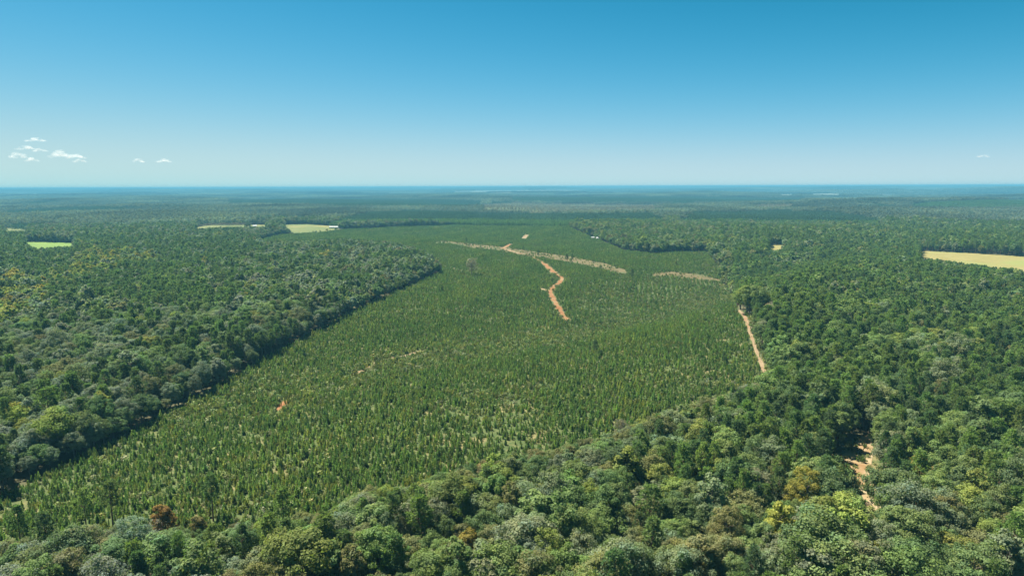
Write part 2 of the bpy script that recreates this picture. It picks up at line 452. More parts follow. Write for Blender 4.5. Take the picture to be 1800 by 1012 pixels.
BL = Kind('broadleaf_tree', M_LEAF, M_BARK)
for i, (H, R, sq) in enumerate([(16, 4.6, .40), (17, 4.2, .44), (15, 5.2, .38), (14, 4.4, .42), (18, 5.0, .40), (16, 3.7, .46), (15, 4.9, .36), (17, 5.4, .42), (13, 3.6, .45), (16, 4.4, .38)]):
    BL.add(*broadleaf(100 + i, H, R, sq))
N_BL = 10
BL.add(*broadleaf(130, 15, 4.2, .42, sparse=.82, bare=True))        # 10: nearly bare
BL.add(*broadleaf(131, 13, 3.0, .46, sparse=.35))                    # 11: thin, autumn
for i, (H, R, sq) in enumerate([(16, 4.6, .40), (17, 4.3, .44), (15, 5.1, .38), (14, 4.3, .42), (18, 5.0, .41), (16, 3.8, .45)]):
    BL.add(*broadleaf(140 + i, H, R, sq, nclump=40, nleaf=16, leaf=.62), single=False)   # 12-17: far ones
PN = Kind('pine_tree', M_NEEDLE, M_PBARK)
for i, (H, R, b) in enumerate([(19, 2.9, .42), (20, 3.2, .48), (18, 2.7, .36), (21, 3.3, .52), (17, 3.0, .34), (19, 2.6, .45)]):
    PN.add(*pine(200 + i, H, R, b))
N_PN = 6
for i, (H, R, b) in enumerate([(19, 3.0, .40), (20, 3.2, .46), (18, 2.8, .36), (17, 3.1, .34)]):
    cr, tk = pine(220 + i, H, R, b, 70, 9)
    V = cr[0].reshape(-1, 4, 3); c = V.mean(1, keepdims=True); V = c + (V - c) * np.array([1.7])
    PN.add((V.reshape(-1, 3), *cr[1:]), tk, single=False)            # 6-9
YP = Kind('young_pine', M_NEEDLE, M_PBARK)
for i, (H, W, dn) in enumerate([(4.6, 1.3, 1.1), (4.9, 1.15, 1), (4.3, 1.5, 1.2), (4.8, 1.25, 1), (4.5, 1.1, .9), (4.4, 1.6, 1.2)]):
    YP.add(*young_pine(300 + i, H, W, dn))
N_YP = 6
SC = bpy.data.collections.new('scrub_patterns')
for i in range(4):
    SC.objects.link(bpy.data.objects.new('scrub_pattern_%03d' % i, crown_mesh('scrub_bush', bush(400 + i), M_SCRUB)))
for i in range(3):
    SC.objects.link(bpy.data.objects.new('scrub_pattern_%03d' % (4 + i), crown_mesh('scrub_weed', tall_weed(410 + i), M_SCRUB)))

# ------------------------------------------------------------------ tints (what the leaves are)
BT = {'silvery grey-green': (.172, .212, .134), 'mid green': (.146, .204, .080), 'deep green': (.112, .168, .074), 'olive-brown': (.165, .178, .084),
      'yellow-green': (.190, .230, .070), 'golden yellow': (.235, .225, .062), 'orange': (.27, .18, .07), 'bare grey': (.23, .23, .19), 'rust-brown': (.19, .16, .08)}
PT = {'bright green': (.140, .204, .068), 'mid green': (.116, .178, .069), 'dark green': (.090, .142, .068)}
YT = {'dark green': (.120, .192, .070), 'mid green': (.170, .240, .078), 'yellow-green': (.240, .275, .090)}

# ------------------------------------------------------------------ clearance masks
ROADW = []
for pts, w, *_ in ROADS:
    P = np.array([unproject(*p) for p in pts]); ROADW.append((P, w))
road_polys = []
def near_road(x, y, extra):
    m = np.zeros(len(x), bool)
    for P, w in ROADW:
        if w == 3.0: continue
        bb = (x > P[:, 0].min() - 30) & (x < P[:, 0].max() + 30) & (y > P[:, 1].min() - 30) & (y < P[:, 1].max() + 30)
        idx = np.where(bb)[0]
        if not len(idx): continue
        q = np.stack([x[idx], y[idx]], 1); best = np.full(len(idx), 1e9)
        for a, b in zip(P[:-1, :2], P[1:, :2]):
            ab = b - a; t = np.clip(((q - a) @ ab) / (ab @ ab + 1e-9), 0, 1)
            best = np.minimum(best, np.linalg.norm(q - (a + t[:, None] * ab), axis=1))
        m[idx] |= best < w / 2 + (extra[idx] if isinstance(extra, np.ndarray) else extra)
    return m
for pts, w, *_ in ROADS:                                              # the visible ribbon of each road
    if w == 3.0: continue
    P = np.array([unproject(*p) for p in pts]); d = unit(np.gradient(P[:, :2], axis=0)); n = np.stack([d[:, 1], -d[:, 0]], 1) * w * .5
    l = project(*(np.column_stack([P[:, :2] + n, P[:, 2]]).T)); rr_ = project(*(np.column_stack([P[:, :2] - n, P[:, 2]]).T))
    road_polys.append(np.concatenate([np.stack(l, 1), np.stack(rr_, 1)[::-1]]))
CLEAR_WIDE = [(1452, 812), (1476, 794), (1500, 770), (1542, 768), (1550, 800), (1551, 840), (1564, 884), (1558, 908), (1520, 902), (1492, 858), (1460, 836)]
TRACK_WIDE = [(1300, 548), (1312, 556), (1321, 580), (1329, 602), (1339, 628), (1350, 652), (1362, 680), (1352, 684), (1338, 652), (1326, 626), (1314, 596), (1306, 570)]
TRACK_SIDE = [(1308, 548), (1332, 556), (1352, 600), (1368, 640), (1380, 684), (1358, 680), (1343, 644), (1328, 604), (1318, 570)]
OPEN = [CLEAR_WIDE, TRACK_WIDE] + STRIPS + [f[0] for f in FIELDS]

def blocked(x, y, z, h, polys):
    m = np.zeros(len(x), bool)
    for f in (0.0, .14, .28, .42, .56, .7, .84, .97):
        px, py = project(x, y, z + h * f)
        for P in polys: m |= in_poly(px, py, P)
    return m

# ------------------------------------------------------------------ scatter: forest
def jitter_grid(r0, r1, sp, jit, a=44):
    X = r1 * math.sin(rad(a)) + sp
    xs = np.arange(-X, X, sp); ys = np.arange(0, r1, sp * .87)
    gx, gy = np.meshgrid(xs, ys); gx = gx + (np.arange(len(ys)) % 2)[:, None] * sp * .5
    gx = gx.ravel() + rng.uniform(-jit, jit, gx.size) * sp; gy = gy.ravel() + rng.uniform(-jit, jit, gy.size) * sp
    r = np.hypot(gx, gy); m = (r > r0) & (r < r1) & (np.abs(np.arctan2(gx, gy)) < rad(a))
    return gx[m], gy[m]

R_IND = 1900.0
fx, fy = jitter_grid(92, R_IND, 5.7, .38)
fz = ground(fx, fy)
bpx, bpy_ = project(fx, fy, fz)
keep = ~in_poly(bpx, bpy_, PLANT) & ~near_road(fx, fy, 1.6)
for t, P in FARCOVER:
    if t == 'pine': keep &= ~in_poly(bpx, bpy_, P)
fx, fy, fz, bpx, bpy_ = (a[keep] for a in (fx, fy, fz, bpx, bpy_))
n = len(fx)
# zones
left = (bpx < 800) & (bpy_ < 900) & (fx < -60)
right = (bpx > 1290)
nz = waves(fx, fy, 130, 21); nz2 = waves(fx, fy, 60, 22); nz3 = waves(fx, fy, 260, 23)
pfrac = np.where(left, .22 + .22 * nz, np.where(right, .62 + .34 * nz, .17 + .15 * nz))
pfrac = np.where(right & (bpy_ > 800), pfrac - .25, pfrac)
pfrac = np.where(left & (bpx < 420) & (bpy_ > 430) & (bpy_ < 560), pfrac + .3, pfrac)
pfrac = np.where(right & (bpy_ < 440), .35 + .3 * nz3, pfrac)
is_pine = rng.random(n) < pfrac
fh = np.where(is_pine, 17 + 2.2 * rng.normal(size=n) * .8, 14.0 + 2.4 * rng.normal(size=n)) + nz2 * 1.2
fh = np.where((~left) & (~right), fh - 1.0, fh)
fh = np.clip(fh, 6, 23)
ex_, ey_ = project(fx + 8, fy - 3, fz); edge_ = left & in_poly(ex_, ey_, PLANT); fh = np.where(edge_, fh * .78, fh)
# step trees down until what is open behind them stays in view
hid_p = blocked(fx, fy, fz, fh, [PLANT]) ; drop = np.zeros(n, bool)
near_edge = hid_p.copy()
for f in (.8, .62, .46, .32):
    i = np.where(hid_p)[0]
    if not len(i): break
    fh[i] *= f / (1 if f == .8 else {.62: .8, .46: .62, .32: .46}[f])
    hid_p[i] = blocked(fx[i], fy[i], fz[i], fh[i] * .93, [PLANT])
drop |= hid_p
op = blocked(fx, fy, fz, fh, OPEN)
i = np.where(op)[0]; fh[i] *= .55; op[i] = blocked(fx[i], fy[i], fz[i], fh[i], OPEN)
drop |= op
k = ~drop & (fh > 3.2)
fx, fy, fz, fh, is_pine, left, right, nz, nz2, nz3, bpx, bpy_ = (a[k] for a in (fx, fy, fz, fh, is_pine, left, right, nz, nz2, nz3, bpx, bpy_))
n = len(fx)
bnames, pnames = list(BT), list(PT)
u = rng.random(n) + .12 * nz2; u = np.argsort(np.argsort(u)) / n
def classes(table):
    c = np.cumsum([w for _, w in table]); c = c / c[-1]
    idx = np.searchsorted(c, np.clip(u, 0, .9999)); return np.array([bnames.index(t[0]) for t in table])[idx]
cl_left = classes([('olive-brown', .10), ('deep green', .13), ('mid green', .24), ('silvery grey-green', .46), ('yellow-green', .05), ('golden yellow', .004)])
cl_right = classes([('olive-brown', .07), ('deep green', .22), ('mid green', .42), ('silvery grey-green', .22), ('yellow-green', .06), ('golden yellow', .002)])
cl_bot = classes([('olive-brown', .18), ('deep green', .15), ('mid green', .31), ('silvery grey-green', .22), ('yellow-green', .055), ('golden yellow', .0001)])
dist_ = np.hypot(fx, fy)
bcl = np.where(left, cl_left, np.where(right, cl_right, cl_bot))
for cx, cy, rx, ry in ((30, 545, 62, 42), (170, 480, 50, 20), (130, 505, 40, 20), (5, 590, 30, 20), (235, 470, 45, 14)):   # autumn groups in the left wood
    e = ((bpx - cx) / rx) ** 2 + ((bpy_ - cy) / ry) ** 2 < 1
    bcl = np.where(e & (rng.random(n) < .6), np.where(rng.random(n) < .5, bnames.index('golden yellow'), bnames.index('yellow-green')), bcl); is_pine = is_pine & ~(e & (rng.random(n) < .6))
pu = rng.random(n) + .2 * nz2
pcl = np.where(pu < .25, 2, np.where(pu < .6, 1, 0)); pcl = np.where(left, np.where(pu < .6, 2, 1), pcl)
F_ALL = dict(x=fx, y=fy, z=fz, h=fh, pine=is_pine, cls=np.where(is_pine, pcl, bcl))

# single trees that the photograph singles out: base pixel, height, kind, class, prototype, own words
SPECIAL = [
    (292, 962, 13.5, 'b', 'orange', 11, 'orange autumn tree at the near edge of the plantation'),
    (352, 962, 10, 'b', 'rust-brown', 11, 'smaller rust-brown tree just right of the orange tree'),
    (262, 1000, 12, 'b', 'bare grey', 10, 'nearly bare grey tree below the orange autumn tree'),
    (1092, 770, 8, 'b', 'bare grey', 10, 'nearly bare grey tree at the near edge of plantation'),
    (850, 862, 10.5, 'b', 'rust-brown', 11, 'small rust-red tree among the green near wood'),
    (1415, 932, 17, 'b', 'golden yellow', 4, 'golden yellow crown amid green trees below the sandy clearing'),
    (1368, 990, 15.5, 'b', 'golden yellow', 8, 'golden yellow-green tree near the bottom edge right of centre'),
    (1400, 1020, 14, 'b', 'golden yellow', 11, 'golden tree at the bottom edge, lowest of its little group'),
    (820, 1010, 13, 'b', 'golden yellow', 11, 'thin golden tree near the bottom edge middle'),
    (1611, 870, 14.5, 'b', 'golden yellow', 5, 'narrow golden tree right of the sandy clearing'),
    (1640, 880, 13, 'b', 'rust-brown', 11, 'narrow rusty tree beside the narrow golden one'),
    (1662, 1030, 14, 'b', 'yellow-green', 0, 'bright yellow-green tree near the bottom right'),
    (1775, 1050, 15, 'b', 'yellow-green', 3, 'brightest yellow-green tree in the bottom right corner'),
    (1740, 990, 13, 'b', 'yellow-green', 9, 'tall yellow-green tree above the bottom right corner'),
    (1321, 730, 12, 'b', 'deep green', 2, 'big dark round tree beside the end of the sandy track'),
    (375, 915, 14, 'p', 'dark green', 1, 'tall dark pine standing alone before the near plantation'),
    (200, 935, 15, 'p', 'mid green', 3, 'tall pine with bare trunk left of the orange tree'),
    (155, 958, 16, 'p', 'bright green', 1, 'bright green pine second left of the orange tree'),
    (40, 985, 15, 'p', 'mid green', 0, 'leftmost tall pine near the bottom left corner'),
    (85, 1000, 15, 'p', 'dark green', 5, 'tall thin pine in the bottom left corner'),
    (500, 935, 13, 'p', 'bright green', 4, 'bright green pine left of the olive near wood'),
    (725, 598, 7, 'p', 'dark green', 2, 'lone dark pine in the middle of the plantation'),
    (1046, 624, 9, 'p', 'dark green', 4, 'lone dark pine on the brow of the near plantation'),
    (1272, 640, 7, 'p', 'dark green', 4, 'lone dark pine near the right edge of the plantation'),
    (829, 484, 20, 'b', 'bare grey', 10, 'tall grey half bare tree rising from the far plantation'),
    (1111, 494, 13, 'p', 'dark green', 2, 'lone dark pine beside the end of the grassy strip'),
    (996, 462, 11, 'p', 'dark green', 4, 'left one of two dark pines on the grassy strip'),
    (1006, 463, 12, 'p', 'dark green', 5, 'right one of two dark pines on the grassy strip'),
    (946, 454, 11, 'p', 'dark green', 2, 'dark pine rising beside the pale tan road'),
    (920, 443, 9, 'p', 'dark green', 4, 'stout dark pine behind the grassy strip'),
    (820, 432, 13, 'p', 'dark green', 3, 'thin tall dark pine at the far end of grassy strip'),
    (436, 403, 16, 'b', 'deep green', 2, 'round dark tree standing in the narrow far field'),
    (1106, 520, 8, 'p', 'dark green', 4, 'dark pine in the little valley below the grassy strip'),
]
sp = []
for px, py, h, kd, cl, proto, words_ in SPECIAL:
    P = unproject(px, py); sp.append((P[0], P[1], P[2], h, kd == 'p', (pnames if kd == 'p' else bnames).index(cl), proto, words_))
sx = np.array([s[0] for s in sp]); sy = np.array([s[1] for s in sp])
far_ok = np.ones(n, bool)
for a, b, s in zip(sx, sy, sp): far_ok &= np.hypot(fx - a, fy - b) > (3.6 if s[4] else 4.6)
for k_ in F_ALL: F_ALL[k_] = F_ALL[k_][far_ok]
n0 = len(F_ALL['x'])
F_ALL['x'] = np.concatenate([F_ALL['x'], sx]); F_ALL['y'] = np.concatenate([F_ALL['y'], sy])
F_ALL['z'] = np.concatenate([F_ALL['z'], [s[2] for s in sp]]); F_ALL['h'] = np.concatenate([F_ALL['h'], [s[3] for s in sp]])
F_ALL['pine'] = np.concatenate([F_ALL['pine'], [s[4] for s in sp]]); F_ALL['cls'] = np.concatenate([F_ALL['cls'], [s[5] for s in sp]])
n = len(F_ALL['x'])
spec = np.full(n, -1); spec[n0:] = np.arange(len(sp))
dist = np.sqrt(F_ALL['x'] ** 2 + F_ALL['y'] ** 2 + HC ** 2)
pb = rng.integers(0, N_BL, n); pb = np.where(dist > 520, rng.integers(12, 18, n), pb)
pp = rng.integers(0, N_PN, n); pp = np.where(dist > 520, rng.integers(6, 10, n), pp)
proto = np.where(F_ALL['pine'], pp, pb); proto[n0:] = [s[6] for s in sp]
BLH = np.array([16, 17, 15, 14, 18, 16, 15, 17, 13, 16, 15, 13, 16, 17, 15, 14, 18, 16.0]); PNH = np.array([19, 20, 18, 21, 17, 19, 19, 20, 18, 17.0])
s0 = F_ALL['h'] / np.where(F_ALL['pine'], PNH[np.minimum(proto, 9)], BLH[proto])
sxy = s0 * rng.uniform(.86, 1.32, n); sxy = np.where(F_ALL['h'] < 9, sxy * 1.15, sxy)
scl = np.stack([sxy, sxy, s0], 1)
rotz = rng.uniform(0, 6.28, n)
BTA = np.array(list(BT.values())); PTA = np.array(list(PT.values())); YTA = np.array(list(YT.values()))
tint = np.where(F_ALL['pine'][:, None], PTA[np.minimum(F_ALL['cls'], 2)], BTA[F_ALL['cls']])
lw_wood = (F_ALL['x'] < -60) & (F_ALL['y'] > 120) & ~F_ALL['pine'] & (spec < 0)         # the left wood's oaks are the more silvery kind
tint = np.where((lw_wood & (F_ALL['cls'] < 4))[:, None], tint * [.97, .97, 1.22], tint)
tint = tint * rng.uniform(.84, 1.18, (n, 1)) * rng.uniform(.93, 1.07, (n, 3))

# ------------------------------------------------------------------ scatter: plantation rows
ra = rad(9.0)
rd = np.array([math.sin(ra), math.cos(ra)]); rn = np.array([rd[1], -rd[0]])
uu = np.arange(-1350, 1350, 2.35); vv = np.arange(0, 1920, 1.35)
gu, gv = np.meshgrid(uu, vv); gu = gu.ravel(); gv = gv.ravel()
keep = (gu * rn[0] + gv * rd[0]) ** 2 + (gu * rn[1] + gv * rd[1]) ** 2 < 1895 ** 2
gu, gv = gu[keep], gv[keep]; gu0 = gu.copy()
bend = 5 * np.sin(gv / 150) + 3 * np.sin(gv / 61 + 1)
gu = gu + bend + rng.normal(0, .62, len(gu)) + .9 * waves(gu, gv, 22, 36); gv = gv + rng.normal(0, .6, len(gv))
row_odd = np.round(gu0 / 2.35).astype(int) % 2 == 1
yx = gu * rn[0] + gv * rd[0]; yy = gu * rn[1] + gv * rd[1]
yz = ground(yx, yy); qx, qy = project(yx, yy, yz)
dens = waves(yx, yy, 28, 31) * .5 + waves(yx, yy, 95, 32) * .6
tt = (yx - VA[0]) * VD[0] + (yy - VA[1]) * VD[1]; dd = (yx - VA[0]) * VN[0] + (yy - VA[1]) * VN[1]
thin = np.exp(-((dd + 5) / 24) ** 2) * sstep(-60, 40, tt) * (1 - sstep(330, 480, tt)) * (.75 + .35 * waves(yx, yy, 35, 37))  + .5 * np.exp(-(((qx - 830) / 50) ** 2 + ((qy - 480) / 16) ** 2))
pk = .98 - .50 * sstep(.25, 1.0, dens) - .75 * thin
inP = in_poly(qx, qy, PLANT_G)
rows_seen = np.exp(-(((qx - 1190) / 130) ** 2 + ((qy - 515) / 26) ** 2))
pk = pk * np.where(row_odd, 1 - .93 * np.clip(rows_seen * 2.2, 0, 1), 1) 
for t, P in FARCOVER:
    if t == 'pine': inP |= in_poly(qx, qy, P)
keep = inP & (rng.random(len(yx)) < pk) & ~near_road(yx, yy, .8)
yx, yy, yz, qx, qy, dens = (a[keep] for a in (yx, yy, yz, qx, qy, dens))
yh = np.clip(2.65 + .6 * rng.normal(size=len(yx)) - .4 * np.clip(dens, -1, 1), 1.1, 4.6)
oldp = np.zeros(len(yx), bool)
for t, P in FARCOVER:
    if t == 'pine': oldp |= in_poly(qx, qy, P)
big_ = (rng.random(len(yx)) < .0013) & ~oldp
yh = np.where(oldp, yh * 2.9, np.where(big_, yh * 2.1, yh))
keep = ~blocked(yx, yy, yz, yh * .8, STRIPS_IN) | (rng.random(len(yx)) < .05)
keep &= ~blocked(yx, yy, yz, yh * .8, road_polys + [f[0] for f in FIELDS])
for a, b, s in zip(sx, sy, sp): keep &= np.hypot(yx - a, yy - b) > 1.6
yx, yy, yz, yh, dens, oldp = (a[keep] for a in (yx, yy, yz, yh, dens, oldp))
m_ = len(yx)
yu = rng.random(m_) + .18 * waves(yx, yy, 70, 35)
ycl = np.where(yu < .48, 0, np.where(yu < .90, 1, 2)); ycl = np.where(oldp, 0, ycl)
yt = YTA[ycl] * rng.uniform(.7, 1.35, (m_, 1)) * rng.uniform(.94, 1.06, (m_, 3))
yp = rng.integers(0, N_YP, m_)
YPH = np.array([4.6, 4.9, 4.3, 4.8, 4.5, 4.4]); ys0 = yh / YPH[yp]
yw = ys0 * rng.uniform(.8, 1.2, m_)
ysc = np.stack([yw, yw, ys0], 1); yrot = rng.uniform(0, 6.28, m_)

# ------------------------------------------------------------------ scatter: scrub between the rows
cxs, cys = jitter_grid(140, 1250, 2.6, .5, 42)
cz_ = ground(cxs, cys); qx, qy = project(cxs, cys, cz_)
cl_ = waves(cxs, cys, 24, 41) * .6 + waves(cxs, cys, 80, 42) * .6
tt = (cxs - VA[0]) * VD[0] + (cys - VA[1]) * VD[1]; dd = (cxs - VA[0]) * VN[0] + (cys - VA[1]) * VN[1]
vb = np.exp(-((dd + 5) / 26) ** 2) * sstep(-80, 40, tt)
keep = (in_poly(qx, qy, PLANT_G) | in_poly(qx, qy, CLEAR_WIDE) | in_poly(qx, qy, TRACK_WIDE) | in_poly(qx, qy, TRACK_SIDE)) & (rng.random(len(cxs)) < .62 + .3 * cl_ + .4 * vb) & ~near_road(cxs, cys, np.where(in_poly(qx, qy, TRACK_WIDE), .3, -.7)) & (~blocked(cxs, cys, cz_, np.full(len(cxs), .8), STRIPS_IN) | (rng.random(len(cxs)) < .12))
side_ = in_poly(qx, qy, TRACK_SIDE) & ~in_poly(qx, qy, PLANT)
cxs, cys, cz_, cl_, vb, side_ = (a[keep] for a in (cxs, cys, cz_, cl_, vb, side_))
mS = len(cxs)
SCT = np.array([(.15, .185, .055), (.11, .165, .05), (.19, .20, .07), (.22, .24, .14), (.135, .15, .06)])
su = rng.random(mS) + .15 * waves(cxs, cys, 45, 43)
scl_i = np.searchsorted([.34, .62, .80, .92], su); sct = SCT[scl_i] * rng.uniform(.75, 1.2, (mS, 1))
sproto = np.where(scl_i >= 2, rng.integers(2, 7, mS), rng.integers(0, 5, mS))
ssz = rng.lognormal(0, .32, mS) * (1 + .7 * vb) * (1 + .25 * np.clip(cl_, 0, 1.5))
ssz = np.clip(ssz * np.where(side_, 1.8, 1.0), .4, np.where(side_, 3.0, 2.1))
sscl = np.stack([ssz * 1.2, ssz * 1.2, ssz], 1)

# ------------------------------------------------------------------ instanced masses
def instancer(name, pts, proto, rot, scale, tint, coll, label, cat):
    me = bpy.data.meshes.new(name); me.vertices.add(len(pts)); me.vertices.foreach_set('co', np.asarray(pts, np.float32).ravel())
    def at(an, ty, v, key):
        a = me.attributes.new(an, ty, 'POINT'); a.data.foreach_set(key, np.asarray(v).ravel())
    at('pick', 'INT', np.asarray(proto, np.int32), 'value')
    at('turn', 'FLOAT_VECTOR', np.stack([np.zeros(len(pts)), np.zeros(len(pts)), rot], 1).astype(np.float32), 'vector')
    at('size', 'FLOAT_VECTOR', np.asarray(scale, np.float32), 'vector')
    at('tint', 'FLOAT_VECTOR', np.asarray(tint, np.float32), 'vector')
    o = link(name, me); tag(o, label, cat, kind='stuff')
    ng = bpy.data.node_groups.new(name + '_spread', 'GeometryNodeTree')
    ng.interface.new_socket('Geometry', in_out='INPUT', socket_type='NodeSocketGeometry'); ng.interface.new_socket('Geometry', in_out='OUTPUT', socket_type='NodeSocketGeometry')
    N, L = ng.nodes, ng.links
    gi, go = N.new('NodeGroupInput'), N.new('NodeGroupOutput')
    ci = N.new('GeometryNodeCollectionInfo'); ci.inputs['Collection'].default_value = coll
    ci.inputs['Separate Children'].default_value = True; ci.inputs['Reset Children'].default_value = True
    ip = N.new('GeometryNodeInstanceOnPoints'); ip.inputs['Pick Instance'].default_value = True
    def na(an, ty):
        a = N.new('GeometryNodeInputNamedAttribute'); a.data_type = ty; a.inputs['Name'].default_value = an
        return next(s for s in a.outputs if s.enabled and s.name == 'Attribute')
    L.new(gi.outputs[0], ip.inputs['Points']); L.new(ci.outputs[0], ip.inputs['Instance'])
    L.new(na('pick', 'INT'), ip.inputs['Instance Index'])
    er = N.new('FunctionNodeEulerToRotation'); L.new(na('turn', 'FLOAT_VECTOR'), er.inputs[0]); L.new(er.outputs[0], ip.inputs['Rotation'])
    L.new(na('size', 'FLOAT_VECTOR'), ip.inputs['Scale'])
    L.new(ip.outputs[0], go.inputs[0])
    mod = o.modifiers.new('spread', 'NODES'); mod.node_group = ng
    return o

# ------------------------------------------------------------------ the single trees
def in_frame(x, y, z, mx=12, my=10):
    px, py = project(x, y, z); return (px > -mx) & (px < 1800 + mx) & (py > 0) & (py < 1012 + my)
ORD = ['', 'second ', 'third ', 'fourth ', 'fifth ', 'sixth ', 'seventh ', 'eighth ', 'ninth ', 'tenth ', 'eleventh ', 'twelfth ', 'thirteenth ', 'fourteenth ']
ORD += ['%dth ' % i for i in range(15, 60)]
def at_px(px, py): p = unproject(px, py); return p[:2]
LM = [('the orange autumn tree', at_px(292, 962)), ('the sandy clearing', at_px(1512, 850)), ('the tall dark lone pine', at_px(375, 915)),
      ('the bottom left corner', at_px(0, 1060)), ('the bottom right corner', at_px(1800, 1060)), ('the bottom edge middle', at_px(900, 1060)),
      ('the bottom golden trees', at_px(1395, 1010)), ('the narrow golden tree', at_px(1611, 870)), ('the small rust-red tree', at_px(850, 862)),
      ('the end of the sandy track', at_px(1358, 690)), ('the big dark round tree', at_px(1321, 730)), ('the brightest yellow-green tree', at_px(1775, 1050)),
      ('the thin golden tree', at_px(820, 1010)), ('the plantation edge bare tree', at_px(1092, 770))]

def rank_labels(sel, x, y, klass, vis, noun, names):
    """one label per selected tree: its colour and how near it is to a landmark among all trees of that colour"""
    out = {}
    tables = []
    for lname, lp in LM:
        d = np.hypot(x - lp[0], y - lp[1]); rk = np.full(len(x), 10 ** 6)
        for c in np.unique(klass):
            i = np.where((klass == c) & vis)[0]; i = i[np.argsort(d[i])]; rk[i] = np.arange(len(i))
        tables.append(rk)
    T = np.stack(tables, 1)
    for i in sel:
        j = int(np.argmin(T[i])); out[i] = '%s %s, %snearest such to %s' % (names(i), noun, ORD[min(int(T[i][j]), len(ORD) - 1)], LM[j][0])
    return out

def sized(h, lo, hi): return 'small ' if h < lo else ('tall ' if h > hi else '')

def single(kind, name, i, x, y, z, rot, scale, tint, proto, label, cat, group):
    e = bpy.data.objects.new(name, None); COL.objects.link(e)
    e.location = (x, y, z); e.rotation_euler = (0, 0, rot); e.scale = scale; e.empty_display_size = .5
    tag(e, label, cat, group)
    base = kind.templates.get(proto)
    if base is None:
        base = (bpy.data.objects.new('trunk', kind.trunks[proto]), bpy.data.objects.new('crown', kind.crowns[proto])); kind.templates[proto] = base
        t, c = base
    else:
        t, c = base[0].copy(), base[1].copy()
    for o in (t, c): COL.objects.link(o); o.parent = e
    c['tint'] = [float(v) for v in tint]
    return e
for kd in (BL, PN, YP): kd.templates = {}

vis = in_frame(F_ALL['x'], F_ALL['y'], F_ALL['z'] + F_ALL['h'] * .75)
def pick_near(mask, extra, count):
    i = np.where(mask & (spec < 0))[0]; i = i[np.argsort(dist[i] / F_ALL['h'][i] * 14)]
    return np.concatenate([extra, i[:count - len(extra)]]).astype(int)
solo = np.zeros(n, bool)
for kind, name, isP, noun, names, group in ((BL, 'broadleaf_tree', False, 'broadleaf tree', bnames, 'broadleaf trees of the near woods'),
                                            (PN, 'pine_tree', True, 'pine tree', pnames, 'grown pines of the near woods')):
    m = vis & (F_ALL['pine'] == isP)
    sel = pick_near(m & (proto < (N_PN if isP else 12)), np.where((spec >= 0) & (F_ALL['pine'] == isP))[0], 296)
    labs = rank_labels(sel, F_ALL['x'], F_ALL['y'], np.where(F_ALL['pine'] == isP, F_ALL['cls'], -1), vis, noun, lambda i: names[F_ALL['cls'][i]])
    solo[sel] = True
    for i in sel:
        lab = sp[spec[i]][7] if spec[i] >= 0 else labs[i]
        single(kind, name, i, F_ALL['x'][i], F_ALL['y'][i], F_ALL['z'][i], rotz[i], scl[i], tint[i], int(proto[i]), lab, 'pine' if isP else 'tree', group)
rest = ~solo
for kind, isP, name, lab, cat in ((BL, False, 'broadleaf_forest', 'grey-green and olive broadleaf woods closing in around the plantation', 'forest'),
                                  (PN, True, 'pine_forest', 'grown pines mixed through the woods around the plantation', 'pine forest')):
    i = np.where(rest & (F_ALL['pine'] == isP))[0]
    instancer(name, np.stack([F_ALL['x'][i], F_ALL['y'][i], F_ALL['z'][i]], 1), proto[i], rotz[i], scl[i], tint[i], kind.coll, lab, cat)

ydist = np.sqrt(yx ** 2 + yy ** 2 + HC ** 2)
yvis = in_frame(yx, yy, yz + yh * .5, 0, 0)
px_, py_ = project(yx, yy, yz + yh * .5)
i = np.where(yvis & in_poly(px_, py_, PLANT))[0]; sel = i[np.argsort((ydist / yh)[i] + 1e-3 * ydist[i])][:300]
sel = i[np.argsort(ydist[i])][:300]
LM = LM[:4] + [('the nearly bare tree', at_px(262, 1000)), ('the thin pine at bottom left', at_px(85, 1000)), ('the bright green pine left', at_px(155, 958)),
               ('the tall bare-trunked pine', at_px(200, 935)), ('the rust-brown tree', at_px(352, 962)), ('the bright pine near the olive wood', at_px(500, 935)), ('the small rust-red tree', at_px(850, 862))]
ynames = list(YT)
hc = np.where(yh < 2.3, 0, np.where(yh > 3.1, 2, 1)); ykl = ycl * 3 + hc
labs = rank_labels(sel, yx, yy, ykl, yvis, 'young pine', lambda i: ('short ', 'mid-height ', 'tall ')[hc[i]] + ynames[ycl[i]])
ysolo = np.zeros(m_, bool); ysolo[sel] = True
for i in sel:
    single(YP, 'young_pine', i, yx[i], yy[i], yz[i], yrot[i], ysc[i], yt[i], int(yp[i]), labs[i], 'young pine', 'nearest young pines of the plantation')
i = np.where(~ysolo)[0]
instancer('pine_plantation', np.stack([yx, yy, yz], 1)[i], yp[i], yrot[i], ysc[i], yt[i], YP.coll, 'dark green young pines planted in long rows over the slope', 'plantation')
instancer('scrub', np.stack([cxs, cys, cz_], 1), sproto, rng.uniform(0, 6.28, mS), sscl, sct, SC, 'yellow-green weeds and low bushes between the pine rows', 'scrub')

